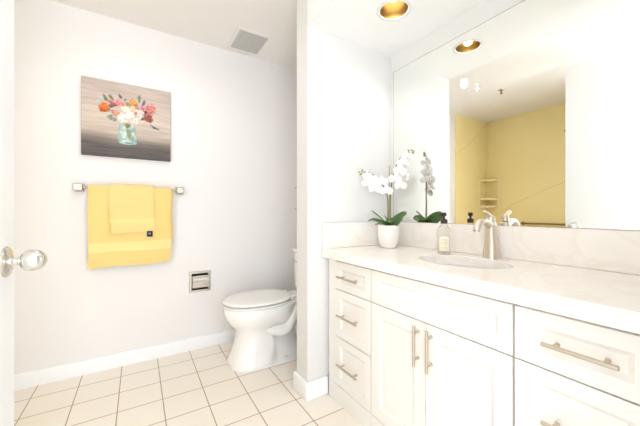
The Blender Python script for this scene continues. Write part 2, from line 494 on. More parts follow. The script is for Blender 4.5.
# faucet
fx, fy = 1.432, .772
t = thing('faucet', 'brushed nickel single-lever faucet behind the sink', 'faucet', (fx, fy, CT1))
bm = bmesh.new(); rings = []
for z, rx, ry, dx in ((0, .0365, .0345, 0), (.006, .0362, .0342, 0), (.03, .0325, .031, 0), (.065, .0275, .0265, -.001), (.1, .0245, .0238, -.003), (.13, .0235, .023, -.004), (.155, .0235, .023, -.005), (.168, .0225, .022, -.005), (.173, .016, .016, -.005)):
    rings.append(superellipse(fx + dx, fy, rx, ry, CT1 + z, 32, 2.7))
skin_rings(bm, rings); obj('body', bm, 'nickel', t, smooth=50)
bm = bmesh.new()
tube(bm, spline([(fx - .005, fy, 1.014), (fx - .035, fy, 1.033), (fx - .068, fy, 1.041), (fx - .098, fy, 1.034), (fx - .117, fy, 1.014), (fx - .124, fy, .998)], 6), [.021 - .006 * i / 30 for i in range(31)], 20, .85)
sp = obj('spout', bm, 'nickel', t, smooth=60)
bm = bmesh.new(); lathe(bm, [(0, 0), (.0115, 0), (.0115, -.006), (.0, -.006)], (fx - .124, fy, .999), 'Z', 16); obj('aerator', bm, 'chrome', sp)
bm = bmesh.new()
lathe(bm, [(0, .0), (.0185, .0), (.0185, .006), (.0165, .018), (.014, .026), (.0, .028)], (fx - .004, fy, 1.040), 'Z', 24)
hd = obj('lever_base', bm, 'nickel', t)
bm = bmesh.new()
tube(bm, spline([(fx + .0, fy, 1.052), (fx - .012, fy + .001, 1.066), (fx - .032, fy + .002, 1.077), (fx - .056, fy + .003, 1.089)], 6), [.0125, .0125, .012, .0118, .0115, .0112, .011, .011, .011, .011, .011, .011, .011, .0112, .0112, .0112, .011, .0095, .006], 16, .75)
obj('lever', bm, 'nickel', hd, smooth=60)

# soap dispenser
sx, sy = 1.374, .986
t = thing('soap_dispenser', 'clear glass soap bottle with dark brown pump and cream label', 'soap dispenser', (sx, sy, CT1))
outer = [(0, 0), (.031, 0), (.0335, .003), (.034, .01), (.034, .112), (.0325, .124), (.027, .136), (.018, .146), (.0135, .152), (.0135, .166)]
inner = [(.0115, .166), (.0115, .151), (.016, .144), (.025, .134), (.0305, .123), (.032, .111), (.032, .012), (.0305, .007), (0, .006)]
obj('bottle', lathe(bmesh.new(), outer + inner, (sx, sy, CT1), 'Z', 40, cap=False), 'glass', t, smooth=50)
obj('liquid', lathe(bmesh.new(), [(0, .0072), (.030, .0082), (.0314, .0132), (.0314, .092), (0, .092)], (sx, sy, CT1), 'Z', 40, cap=False), 'liquid', t)
def patch(name, r, a0, a1, z0, z1, material, parent, c=(sx, sy)):
    bm = bmesh.new(); n = 14; vs = []
    for rr in (r, r + .0005):
        for z in (z0, z1):
            vs.append([bm.verts.new((c[0] + rr * math.cos(a0 + (a1 - a0) * i / n), c[1] + rr * math.sin(a0 + (a1 - a0) * i / n), z)) for i in range(n + 1)])
    for i in range(n):
        for q in ((0, 1), (3, 2), (1, 3), (2, 0)):
            bm.faces.new((vs[q[0]][i], vs[q[0]][i + 1], vs[q[1]][i + 1], vs[q[1]][i]))
    for i in (0, n): bm.faces.new((vs[0][i], vs[1][i], vs[3][i], vs[2][i]))
    return obj(name, bm, material, parent)
lb = patch('label', .0341, R(173), R(262), CT1 + .018, CT1 + .092, 'label', t)
for k, (za, zb, aa, ab) in enumerate(((.072, .078, 195, 240), (.060, .063, 190, 245), (.052, .055, 198, 238), (.032, .035, 190, 245))):
    patch('print_line', .0347, R(aa), R(ab), CT1 + za, CT1 + zb, 'label_ink', lb)
bm = lathe(bmesh.new(), [(0, .158), (.0165, .158), (.0175, .160), (.0175, .176), (.0155, .180), (.007, .184), (.0055, .186), (.0055, .2), (0, .2)], (sx, sy, CT1), 'Z', 28)
pp = obj('pump', bm, 'pump', t)
bm = lathe(bmesh.new(), [(0, .197), (.009, .197), (.0125, .2), (.0125, .212), (.010, .216), (0, .2165)], (sx, sy, CT1), 'Z', 24); obj('pump_head', bm, 'pump', pp)
bm = bmesh.new(); tube(bm, spline([(sx - .006, sy + .004, CT1 + .209), (sx - .014, sy + .010, CT1 + .210), (sx - .022, sy + .014, CT1 + .209), (sx - .026, sy + .017, CT1 + .203)], 4), [.006, .0058, .0055, .0052, .005, .0048, .0046, .0044, .0042, .004, .004, .004, .004], 12); obj('nozzle', bm, 'pump', pp)
bm = bmesh.new(); tube(bm, [(sx, sy, CT1 + .16), (sx, sy, CT1 + .094)], .0025, 8); obj('dip_tube', bm, 'caulk', pp)

# ------------------------------------------------------------------ potted orchid
ox, oy = 1.318, 1.335
t = thing('potted_orchid', 'white moth orchid with green leaves in a white ceramic pot on the counter', 'orchid', (ox, oy, CT1))
rim = CT1 + .138
obj('pot', lathe(bmesh.new(), [(0, 0), (.044, 0), (.050, .004), (.052, .014), (.0525, .020), (.058, .028), (.0625, .05), (.065, .085), (.066, .125), (.0655, .135), (.063, .138), (.060, .135), (.0595, .12), (0, .118)], (ox, oy, CT1), 'Z', 44, cap=False), 'pot', t, smooth=50)
obj('bark', lathe(bmesh.new(), [(0, .1185), (.0585, .1185), (.055, .128), (.03, .134), (0, .137)], (ox, oy, CT1), 'Z', 24, cap=False), 'soil', t)
def leaf(pts, w, parent=t, fold=.25, up=(0, 0, 1)):
    P = spline(pts, 6); bm = bmesh.new(); N = len(P); rows = []
    for i, p in enumerate(P):
        u = i / (N - 1)
        tn = (P[min(i + 1, N - 1)] - P[max(i - 1, 0)]).normalized()
        side = tn.cross(Vector(up).normalized())
        side = side.normalized() if side.length > .05 else Vector((0, 1, 0))
        nr = side.cross(tn).normalized()
        ww = w * (max(math.sin(math.pi * min(1, .12 + u * .88)), 0) ** .7) * (1 if u < 1 else .0) + .0008
        rows.append([p + side * ww * k + nr * (abs(k) * fold * ww) for k in (-1, -.6, 0, .6, 1)])
    rings = []
    for r in rows:
        nrm = (r[4] - r[0]).cross(Vector((0, 0, 1)))
        rings.append([v + Vector((0, 0, .0012)) for v in r] + [v - Vector((0, 0, .0012)) for v in reversed(r)])
    skin_rings(bm, rings)
    return obj('leaf', bm, 'leaf', parent, smooth=60)
Z0 = CT1 + .136
for pts, w, up in (
    ([(0, 0, .0), (.012, -.030, .014), (.016, -.075, .040), (.008, -.118, .062), (.0, -.140, .066)], .034, (-.75, -.5, .55)),
    ([(0, 0, .0), (-.02, .045, .020), (-.035, .10, .034), (-.045, .138, .024)], .014, (-.4, -.4, .8)),
    ([(0, .005, .0), (-.02, .045, .042), (-.03, .095, .078), (-.035, .115, .092)], .008, (0, 0, 1)),
    ([(0, 0, .0), (-.03, .01, .010), (-.055, .018, .012), (-.085, .025, .004)], .016, (0, 0, 1)),
    ([(0, 0, .0), (-.02, -.02, .020), (-.034, -.042, .026), (-.045, -.06, .018)], .022, (-.3, -.3, .8)),
    ([(0, 0, .0), (.03, .012, .016), (.065, .012, .028), (.088, .0, .024)], .036, (.5, -.3, .7)),
    ([(0, 0, .0), (.02, .02, .022), (.040, .048, .040), (.052, .066, .036)], .032, (.5, -.1, .7)),
    ([(0, 0, .0), (.028, -.016, .02), (.056, -.036, .034), (.07, -.05, .030)], .034, (.5, -.3, .7))):
    leaf([(ox + a, oy + b_, Z0 + c_) for a, b_, c_ in pts], w, up=up)
obj('stake', tube(bmesh.new(), [(ox + .004, oy - .003, Z0 - .02), (ox + .004, oy - .003, 1.372)], .0032, 8), 'stake', t)
stemA = spline([(ox - .004, oy + .002, Z0), (ox - .004, oy, 1.09), (ox - .008, oy + .004, 1.185), (1.282, 1.362, 1.265), (1.243, 1.402, 1.322), (1.208, 1.430, 1.336), (1.186, 1.443, 1.318)], 6)
stemB = spline([(ox + .008, oy - .004, Z0), (ox + .008, oy - .006, 1.10), (ox + .010, oy - .010, 1.21), (1.338, 1.313, 1.32), (1.368, 1.290, 1.410), (1.405, 1.268, 1.450), (1.436, 1.258, 1.448)], 6)
for s_ in (stemA, stemB):
    obj('stem', tube(bmesh.new(), s_, [.0040 - .0022 * i / (len(s_) - 1) for i in range(len(s_))], 8), 'stem', t, smooth=60)

def flower(c, direction, size, roll):
    """moth orchid bloom: two broad petals, three sepals, a small lip"""
    w = Vector(direction).normalized(); u = w.cross(Vector((0, 0, 1))).normalized(); v = u.cross(w)
    bm = bmesh.new()
    def petal(a, L, wd, lift):
        d = u * math.cos(a) + v * math.sin(a); e = w.cross(d)
        top, bot = [], []
        rows = 7
        for i in range(rows):
            q = i / (rows - 1)
            ww = wd * math.sin(math.pi * min(1, .10 + q * .88)) ** .65
            o_ = Vector(c) + d * (L * q + .002) + w * (lift * math.sin(q * 2.6))
            row = [o_ + e * ww * k - w * (.22 * ww * k * k) for k in (-1, -.5, 0, .5, 1)]
            top.append(row + [p - w * .0012 for p in reversed(row)])
        skin_rings(bm, top)
    for a in (0, math.pi): petal(a + roll, size * .55, size * .30, .006)
    for a in (math.pi / 2, math.pi * 7 / 6, math.pi * 11 / 6): petal(a + roll, size * .55, size * .17, -.004)
    f = obj('flower', bm, 'petal', t, smooth=60)
    b2 = bmesh.new()
    base = Vector(c) + w * .004
    tube(b2, [base, base + w * .008 - v * .004, base + w * .010 - v * .012, base + w * .007 - v * .018], [.0045, .006, .005, .002], 10)
    obj('lip', b2, 'lip', f, smooth=60)

rnd = random.Random(3)
for x, y, z, s_ in ((1.286, 1.322, 1.215, .070), (1.262, 1.378, 1.255, .072), (1.262, 1.335, 1.268, .068), (1.232, 1.396, 1.288, .066), (1.238, 1.372, 1.228, .066), (1.206, 1.405, 1.262, .060), (1.214, 1.415, 1.312, .056)):
    flower((x, y, z), (-.75 + rnd.uniform(-.3, .3), -.7 + rnd.uniform(-.3, .3), rnd.uniform(-.25, .15)), s_, rnd.uniform(-.25, .25))
for x, y, z, s_, q in ((1.330, 1.292, 1.285, .070, -1), (1.352, 1.276, 1.335, .070, -1), (1.372, 1.268, 1.385, .068, -1), (1.392, 1.252, 1.425, .060, -1), (1.362, 1.300, 1.300, .068, 1), (1.392, 1.272, 1.350, .068, 1), (1.384, 1.252, 1.300, .066, 1), (1.408, 1.262, 1.405, .060, 1), (1.345, 1.262, 1.245, .064, -1)):
    flower((x, y, z), (q * .75 + rnd.uniform(-.3, .3), -.7 + rnd.uniform(-.3, .3), rnd.uniform(-.25, .15)), s_, rnd.uniform(-.25, .25))
def bud(p, d, s_):
    d = Vector(d).normalized() * s_; p = Vector(p)
    obj('bud', tube(bmesh.new(), [p - d, p - d * .6, p, p + d * .6, p + d], [.001, s_ * .45, s_ * .62, s_ * .45, .001], 10), 'bud', t, smooth=60)
for dx, dy, dz, s_ in ((.012, -.008, 1.333, .010), (.0, .0, 1.345, .009), (-.008, .004, 1.322, .011), (-.016, .010, 1.334, .008), (.002, -.002, 1.310, .010)):
    bud((1.194 + dx, 1.438 + dy, dz), (-.5, .4, -.4), s_)
for dx, dy, dz, s_ in ((-.012, .004, 1.462, .010), (.0, .0, 1.446, .011), (.008, -.006, 1.464, .009), (.014, -.010, 1.448, .010), (.020, -.012, 1.458, .007)):
    bud((1.428 + dx, 1.262 + dy, dz), (.6, -.3, .2), s_)

# ------------------------------------------------------------------ lamps
t = thing('recessed_downlight', 'gold-lined recessed downlight in the lowered ceiling over the vanity', 'downlight', (LX, LY, SZ))
obj('reflector', lathe(bmesh.new(), [(.0735, .0), (.0705, .02), (.066, .05), (.060, .09), (.052, .125), (.0, .126), (.0, .130), (.055, .130), (.0745, .03), (.0745, .0)], (LX, LY, SZ), 'Z', 48, cap=False), 'gold', t, smooth=60)
obj('trim_ring', lathe(bmesh.new(), [(.0725, -.0005), (.074, -.004), (.082, -.004), (.092, -.0005)], (LX, LY, SZ), 'Z', 48, cap=False), 'wall_white', t)
obj('bulb', lathe(bmesh.new(), [(0, .058), (.020, .060), (.036, .067), (.046, .080), (.048, .096), (.038, .112), (.02, .124), (0, .125)], (LX, LY, SZ), 'Z', 32, cap=False), 'bulb', t, smooth=60)
l = lamp('lamp_light', (0, 0, .034), SOFFIT_LIGHT, .025, (1, .97, .92), spot=135); l.parent = t
CL = ((.14, 1.81, .030, 'brighter lit ceiling spot, seen in the mirror beside the wing wall reflection'), (-.06, 1.79, .010, 'smaller lit ceiling spot, seen in the mirror between bright spot and sprinkler'))
for x, y, r, lab in CL:
    t = thing('ceiling_spotlight', lab, 'spotlight', (x, y, H), 'small spotlights in the main ceiling')
    obj('trim_ring', lathe(bmesh.new(), [(r, -.001), (r, -.007), (r + .005, -.006), (r + .008, -.0005)], (x, y, H), 'Z', 32, cap=False), 'trim', t)
    obj('lens', lathe(bmesh.new(), [(0, -.005), (r * .98, -.004), (r * .98, -.001), (0, -.001)], (x, y, H), 'Z', 32, cap=False), 'lens', t)
    l = lamp('lamp_light', (0, 0, -.05), CEIL_LIGHT, r, (.98, .98, .98), spot=165); l.parent = t

# ventilation grille
t = thing('ceiling_vent', 'square grey exhaust grille in a white frame on the ceiling', 'vent', (.757, 2.311, H))
vx0, vx1, vy0, vy1 = .644, .868, 2.175, 2.447
bm = bmesh.new(); w_ = .022
box(bm, vx0 - w_, vx1 + w_, vy0 - w_, vy0, H - .006, H - .0005); box(bm, vx0 - w_, vx1 + w_, vy1, vy1 + w_, H - .006, H - .0005)
box(bm, vx0 - w_, vx0, vy0, vy1, H - .006, H - .0005); box(bm, vx1, vx1 + w_, vy0, vy1, H - .006, H - .0005)
obj('frame', bm, 'ceiling', t)
obj('backing', B(vx0, vx1, vy0, vy1, H - .003, H - .0005), 'grille', t)
bm = bmesh.new()
n = 18
for i in range(n):
    y = vy0 + (vy1 - vy0) * (i + .5) / n; box(bm, vx0, vx1, y - .0025, y + .0025, H - .0055, H - .0032)
for i in range(4):
    x = vx0 + (vx1 - vx0) * (i + .5) / 4; box(bm, x - .002, x + .002, vy0, vy1, H - .0057, H - .0032)
obj('louvres', bm, 'grille', t)

# sprinkler, seen in the mirror
px_, py_ = -.44, 1.74
t = thing('fire_sprinkler', 'small metal fire sprinkler on the ceiling, seen in the mirror', 'sprinkler', (px_, py_, H))
obj('escutcheon', lathe(bmesh.new(), [(0, -.001), (.03, -.001), (.028, -.006), (.014, -.012), (0, -.012)], (px_, py_, H), 'Z', 24, cap=False), 'chrome_soft', t)
bm = lathe(bmesh.new(), [(0, -.011), (.009, -.011), (.009, -.02), (.004, -.024), (.004, -.042), (0, -.042)], (px_, py_, H), 'Z', 16, cap=False)
for s_ in (-1, 1): tube(bm, spline([(px_ + s_ * .008, py_, H - .018), (px_ + s_ * .014, py_, H - .03), (px_ + s_ * .004, py_, H - .044)], 5), .0022, 8)
obj('frame_arms', bm, 'brass', t)
obj('deflector', lathe(bmesh.new(), [(0, -.044), (.006, -.044), (.016, -.045), (.016, -.047), (0, -.047)], (px_, py_, H), 'Z', 20, cap=False), 'brass', t)

# ------------------------------------------------------------------ picture on canvas
t = None
def paint():
    NX, NZ = 200, 196
    u = (np.arange(NX + 1) / NX)[None, :].repeat(NZ + 1, 0); v = (np.arange(NZ + 1) / NZ)[:, None].repeat(NX + 1, 1)
    rng = np.random.default_rng(5)
    def smooth_noise(nx, nz):
        g = rng.random((nz + 2, nx + 2)); xx = u * nx; zz = v * nz
        i = np.floor(xx).astype(int); j = np.floor(zz).astype(int); fx_ = xx - i; fz = zz - j
        fx_ = fx_ * fx_ * (3 - 2 * fx_); fz = fz * fz * (3 - 2 * fz)
        return (g[j, i] * (1 - fx_) + g[j, i + 1] * fx_) * (1 - fz) + (g[j + 1, i] * (1 - fx_) + g[j + 1, i + 1] * fx_) * fz
    streak = smooth_noise(4, 46) * .6 + smooth_noise(9, 90) * .4
    stops_v = [0, .06, .14, .20, .25, .32, .5, .75, 1]
    stops_c = np.array([(104, 96, 94), (108, 100, 97), (114, 106, 101), (138, 127, 118), (172, 158, 146), (205, 190, 176), (216, 202, 188), (208, 193, 181), (200, 185, 175)], float)
    vv = np.clip(v + (smooth_noise(5, 3) - .5) * .05 + (u - .5) * .03, 0, 1)
    img = np.stack([np.interp(vv, stops_v, stops_c[:, k]) for k in range(3)], -1)
    img += ((streak - .5) * 26)[..., None] * np.array([1, .98, .94])
    def blob(cx_, cy_, rx, ry, col, soft=.25, rot=0, petals=0, var=18, alpha=1.0):
        nonlocal img
        c_, s_ = math.cos(rot), math.sin(rot)
        a = ((u - cx_) * c_ + (v - cy_) * s_) / rx; b_ = (-(u - cx_) * s_ + (v - cy_) * c_) / ry
        r = np.sqrt(a * a + b_ * b_); th = np.arctan2(b_, a)
        edge = 1 + .12 * np.sin(th * 3 + cx_ * 40) + .07 * np.sin(th * 7 + cy_ * 60)
        m_ = np.clip((edge - r) / soft, 0, 1) * alpha
        tone = (np.sin(r * 9 + th * petals + cx_ * 30) if petals else (smooth_noise(26, 26) - .5) * 2) * var + (smooth_noise(40, 40) - .5) * 24
        cc = np.array(col, float)[None, None, :] + tone[..., None] + (b_ * 10)[..., None]
        img = img * (1 - m_[..., None]) + cc * m_[..., None]
    # jar
    left = np.interp(v, [.167, .2, .267, .42, .455], [.40, .378, .373, .388, .398]); right = np.interp(v, [.165, .21, .3, .42, .455], [.583, .6, .592, .578, .57])
    mask = np.clip((u - left) / .012, 0, 1) * np.clip((right - u) / .012, 0, 1) * np.clip((v - .165 - .02 * (u - .38)) / .012, 0, 1) * np.clip((.462 - v) / .012, 0, 1)
    jar = np.array((190, 204, 196), float)[None, None] + ((smooth_noise(22, 30) - .5) * 60)[..., None]
    edge = np.exp(-((u - left) / .018) ** 2) + np.exp(-((right - u) / .018) ** 2) + np.exp(-((v - .175) / .014) ** 2)
    jar = jar - edge[..., None] * np.array((46, 26, 26))
    img = img * (1 - mask[..., None]) + jar * mask[..., None]
    blob(.5, .33, .035, .10, (158, 160, 112), .5, .2, alpha=.7); blob(.45, .3, .02, .1, (214, 228, 220), .6, -.2, alpha=.8)
    blob(.49, .2, .06, .012, (110, 140, 148), .5, -.1, alpha=.8); blob(.45, .245, .05, .008, (120, 150, 156), .5, -.3, alpha=.7)
    blob(.55, .25, .02, .06, (150, 182, 180), .5, .1, alpha=.7)
    # leaves
    for c_ in ((.248, .764, .022, .058, (120, 128, 100), .5), (.305, .787, .022, .048, (138, 140, 108), .7), (.619, .829, .022, .06, (132, 148, 112), 0), (.405, .818, .018, .04, (118, 112, 122), .5),
               (.672, .777, .02, .055, (142, 122, 142), -.3), (.297, .521, .04, .045, (164, 172, 156), .3), (.347, .498, .03, .032, (150, 152, 138), 0), (.809, .45, .06, .018, (108, 122, 120), -.35),
               (.77, .475, .04, .012, (140, 150, 140), -.5), (.17, .707, .016, .022, (184, 204, 222), 0), (.2, .76, .012, .02, (190, 205, 215), 0), (.46, .78, .012, .03, (150, 140, 132), -.4), (.30, .67, .03, .03, (120, 108, 110), .4),
               (.36, .70, .03, .03, (128, 92, 104), 0), (.52, .70, .03, .02, (196, 170, 130), 0)):
        blob(*c_[:4], c_[4], .4, c_[5])
    for c_ in ((.30, .73, .035, .03, (206, 134, 120), 2), (.44, .71, .035, .035, (214, 168, 150), 2), (.60, .69, .03, .03, (200, 140, 130), 2), (.68, .64, .04, .04, (180, 120, 112), 2), (.70, .66, .02, .03, (120, 100, 96), 0), (.33, .60, .03, .03, (170, 130, 112), 0), (.49, .73, .03, .03, (150, 146, 116), 0), (.66, .56, .03, .03, (140, 120, 104), 0), (.38, .55, .03, .03, (160, 156, 132), 0), (.28, .62, .025, .03, (132, 124, 108), 0)):
        blob(*c_[:4], c_[4], .4, 0, c_[5])
    # blooms
    for c_ in ((.754, .707, .072, .082, (214, 142, 134), 3), (.727, .575, .064, .068, (162, 96, 82), 3), (.233, .645, .064, .066, (222, 134, 60), 3), (.225, .6, .045, .03, (190, 102, 48), 2), (.39, .727, .068, .05, (226, 154, 150), 3), (.33, .69, .03, .035, (160, 96, 104), 2),
               (.364, .583, .052, .043, (222, 160, 134), 3), (.549, .758, .055, .055, (226, 166, 100), 3), (.58, .73, .025, .02, (206, 128, 62), 2), (.655, .7, .03, .034, (206, 124, 146), 2), (.464, .653, .054, .054, (238, 225, 206), 2), (.544, .665, .046, .047, (232, 200, 160), 2),
               (.42, .531, .055, .076, (242, 232, 222), 3), (.506, .587, .058, .08, (242, 236, 228), 3), (.619, .615, .06, .08, (238, 216, 208), 3), (.576, .506, .055, .05, (240, 224, 212), 2), (.47, .49, .03, .03, (236, 226, 214), 2), (.67, .51, .045, .02, (226, 205, 190), 0), (.58, .62, .02, .03, (216, 150, 120), 0), (.489, .438, .034, .038, (156, 152, 112), 0)):
        blob(*c_[:4], c_[4], .3, 0, c_[5])
    img = 255 * (np.clip(img, 20, 252) / 255) ** 1.22
    return NX, NZ, img
NX, NZ, img = paint()
cx0, cx1, cz0, cz1, cyf, cyb = -.319, .209, 1.468, 1.984, D - .036, D - .001
verts = []; faces = []; cols = []
rad = .003
for j in range(NZ + 1):
    for i in range(NX + 1):
        x = cx0 + (cx1 - cx0) * i / NX; z = cz0 + (cz1 - cz0) * j / NZ
        e = min(i, NX - i) == 0 or min(j, NZ - j) == 0
        verts.append((x, cyf + (.0018 if e else 0), z)); cols.append(img[j, i])
W1 = NX + 1
for j in range(NZ):
    for i in range(NX):
        a = j * W1 + i; faces.append((a, a + 1, a + 1 + W1, a + W1))
per = [i for i in range(NX + 1)] + [j * W1 + NX for j in range(1, NZ + 1)] + [NZ * W1 + i for i in range(NX - 1, -1, -1)] + [j * W1 for j in range(NZ - 1, 0, -1)]
bk = []
for p in per:
    bk.append(len(verts)); verts.append((verts[p][0], cyb, verts[p][2])); cols.append(cols[p])
for k in range(len(per)):
    q = (k + 1) % len(per); faces.append((per[k], bk[k], bk[q], per[q]))
faces.append(tuple(reversed(bk)))
me = bpy.data.meshes.new('canvas_picture'); me.from_pydata(verts, [], faces); me.update()
at = me.color_attributes.new('paint', 'FLOAT_COLOR', 'POINT')
arr = np.array(cols) / 255.0
arr = np.where(arr <= .04045, arr / 12.92, ((arr + .055) / 1.055) ** 2.4)
at.data.foreach_set('color', np.concatenate([arr, np.ones((len(arr), 1))], 1).astype(np.float32).ravel())
for p in me.polygons: p.use_smooth = False
pm = mat('painted_canvas', (200, 190, 180), .6, bump=(700, .15))
an = pm.node_tree.nodes.new('ShaderNodeAttribute'); an.attribute_name = 'paint'
pm.node_tree.links.new(an.outputs['Color'], pm.node_tree.nodes['Principled BSDF'].inputs['Base Color'])
me.materials.append(pm)
o = bpy.data.objects.new('canvas_picture', me); COL.objects.link(o)
tag(o, 'square canvas picture of colourful flowers in a glass jar, hung above the towels', 'picture')

# ------------------------------------------------------------------ towel bar and towels
BY, BZ = D - .062, 1.247
t = thing('towel_bar', 'nickel towel bar with square end posts on the wall below the picture', 'towel bar', (-.03, D, BZ))
for x in (-.331, .272):
    bm = B(x - .027, x + .027, D - .009, D - .0005, BZ - .027, BZ + .027); pl = obj('wall_plate', bm, 'bar_metal', t, bevel=.002)
    obj('post', B(x - .012, x + .012, D - .05, D - .009, BZ - .012, BZ + .012), 'bar_metal', pl)
    obj('end_block', B(x - .024, x + .024, BY - .020, BY + .014, BZ - .021, BZ + .021), 'bar_metal', pl, bevel=.003)
obj('rod', lathe(bmesh.new(), [(0, -.3), (.0075, -.3), (.0075, .278), (0, .278)], (-.031 + .012, BY, BZ), 'X', 16), 'bar_metal', t)

def towel(x0, x1, zf, zb, r, th, amp, seed, parent, material, skew=0.0, band=None, name='cloth'):
    """cloth hung over the rod; r = radius of the fold, th = thickness"""
    nx = 36
    prof = []                                          # (y offset, z, hang fraction)
    nz = 26
    for i in range(nz): prof.append((-r, zf + (BZ - zf) * i / nz, 1 - i / nz))
    for i in range(9):
        a = math.pi * i / 8; prof.append((-r * math.cos(a), BZ + r * math.sin(a), 0))
    for i in range(1, nz + 1): prof.append((r, BZ - (BZ - zb) * i / nz, 0))
    def at_(i, k, off):
        u_ = i / nx; yo, z, hf = prof[k]
        x = x0 + (x1 - x0) * u_ + (hf ** 1.5) * .006 * math.sin(z * 14 + seed)
        n1 = noise.noise(Vector((x * 7 + seed, z * 1.4, seed)))
        y = BY + yo * (1 + off / r) + (-1 if yo < 0 else 1) * 0
        z2 = z
        if k < nz:
            y -= amp * hf * (.5 + n1)
            z2 = z - (skew * u_ + .004 * math.sin(u_ * 9 + seed)) * hf
        elif k < nz + 9: z2 = BZ + (z - BZ) * (1 + off / r)
        return Vector((x, y, z2))
    bm = bmesh.new(); K = len(prof)
    rings = []
    for i in range(nx + 1):
        bulge = 1.0 if 0 < i < nx else .55
        rings.append([at_(i, k, th / 2 * bulge) for k in range(K)] + [at_(i, k, -th / 2 * bulge) for k in range(K - 1, -1, -1)])
    skin_rings(bm, rings)
    c_ = obj(name, bm, material, parent, smooth=70)
    if band:
        for z0, z1 in band:
            b2 = bmesh.new(); rr = []
            for i in range(nx + 1):
                row = []
                for off in (th / 2 + .0012, th / 2 - .001):
                    pts = []
                    for z in (z0, (z0 + z1) / 2, z1):
                        kf = (z - zf) / (BZ - zf) * nz; k = int(kf); fr = kf - k
                        pts.append(at_(i, k, off).lerp(at_(i, k + 1, off), fr))
                    row += pts if off > th / 2 else list(reversed(pts))
                rr.append(row)
            skin_rings(b2, rr); obj('woven_band', b2, 'band', parent, smooth=70)
    return c_, at_
t = thing('bath_towel', 'large yellow bath towel hung over the bar, under a smaller towel', 'towel', (-.03, BY, BZ))
towel(-.279, .207, .714, .86, .013, .011, .009, 2.0, t, 'towel', skew=-.006, band=[(.812, .880)])
# inner folded layer that shows past the right edge
bm = bmesh.new()
rings = []
for i in range(12):
    z = BZ - .002 - (BZ - .857) * i / 11
    rings.append([Vector((.150, BY - .004, z)), Vector((.216 + .003 * math.sin(i), BY - .008, z)), Vector((.221 + .003 * math.sin(i), BY - .002, z)), Vector((.216 + .003 * math.sin(i), BY + .004, z)), Vector((.150, BY + .004, z))])
skin_rings(bm, rings); obj('inner_fold', bm, 'towel', t, smooth=70)
t = thing('hand_towel', 'small pale yellow hand towel with a navy tag, laid over the bath towel', 'towel', (-.03, BY - .03, BZ))
_, at2 = towel(-.163, .098, .942, 1.06, .0265, .010, .010, 6.5, t, 'towel_lt', skew=.002, band=[(1.010, 1.040)])
pt = at2(31, 0, .005)
tg = obj('tag', B(.054, .090, pt.y - .006, pt.y - .0035, .910, .950), 'tag', t, label='navy blue cloth tag')
obj('tag_print', B(.065, .078, pt.y - .0066, pt.y - .006, .926, .938), 'tag_lt', tg)

# ------------------------------------------------------------------ recessed paper holder
t = thing('paper_holder', 'recessed chrome toilet paper holder in the wall left of the toilet', 'paper holder', (.4225, D, .531))
fx0, fx1, fz0, fz1 = .342, .503, .450, .613
bm = bmesh.new()
def rect(x0, x1, z0, z1, y): return [Vector((x0, y, z0)), Vector((x1, y, z0)), Vector((x1, y, z1)), Vector((x0, y, z1))]
skin_rings(bm, [rect(fx0, fx1, fz0, fz1, D - .0005), rect(fx0, fx1, fz0, fz1, D - .005), rect(fx0 + .004, fx1 - .004, fz0 + .004, fz1 - .004, D - .008), rect(hx0 + .004, hx1 - .004, hz0 + .004, hz1 - .004, D - .008), rect(hx0 + .005, hx1 - .005, hz0 + .005, hz1 - .005, D + .001)], cap=False, closed=True)
obj('frame', bm, 'chrome_soft', t, smooth=20)
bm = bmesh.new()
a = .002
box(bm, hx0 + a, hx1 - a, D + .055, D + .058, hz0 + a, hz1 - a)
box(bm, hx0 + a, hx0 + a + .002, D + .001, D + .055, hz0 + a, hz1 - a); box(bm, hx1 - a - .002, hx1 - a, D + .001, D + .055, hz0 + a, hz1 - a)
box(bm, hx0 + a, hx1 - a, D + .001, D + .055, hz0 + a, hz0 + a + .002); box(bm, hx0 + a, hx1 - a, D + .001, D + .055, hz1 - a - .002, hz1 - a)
obj('recess_box', bm, 'dark', t, label='metal recess coloured dark as if in shadow')
obj('hood', lathe(bmesh.new(), [(0, hx0 + .008), (.050, hx0 + .008), (.0525, hx0 + .011), (.0525, hx1 - .011), (.050, hx1 - .008), (0, hx1 - .008)], (0, D + .0, .531), 'X', 48), 'chrome', t)

# ------------------------------------------------------------------ toilet
TY = 2.115
t = thing('toilet', 'white elongated toilet with closed lid, tank hidden behind the wing wall', 'toilet', (.85, TY, 0))
# (z, x front, x back, half width, exponent)
sec = [(0.0, .545, 1.115, .168, 3.2), (.012, .542, 1.115, .170, 3.2), (.03, .553, 1.112, .162, 3.0), (.08, .572, 1.10, .145, 2.9), (.14, .590, 1.09, .130, 2.7), (.20, .600, 1.08, .122, 2.6), (.245, .592, 1.075, .126, 2.5),
       (.275, .570, 1.07, .142, 2.4), (.305, .542, 1.065, .162, 2.3), (.335, .523, 1.065, .178, 2.25), (.365, .513, 1.065, .187, 2.2), (.395, .509, 1.07, .191, 2.2), (.412, .511, 1.07, .190, 2.2), (.418, .522, 1.065, .182, 2.2)]
rings = []
for z, xf, xb, hw, p in sec:
    c0 = .76 + (0 if z > .25 else .04)
    ring = superellipse(c0, TY, xb - c0, hw, z, 140, p, front=c0 - xf)
    if z < .26:                                      # sides pinch in behind the front column
        pinch = .07 * math.sin(min(1, z / .06) * math.pi / 2) * math.sin(min(1, (.26 - z) / .05) * math.pi / 2)
        for v in ring:
            k = min(1, max(0, (v.x - .835) / .006)) * min(1, max(0, (1.14 - v.x) / .02))
            s_ = (v.y - TY) / hw
            if abs(s_) > .2: v.y -= math.copysign(pinch * k, s_)
    rings.append(ring)
bm = bmesh.new(); skin_rings(bm, rings)
obj('bowl', bm, 'porcelain', t, smooth=65)
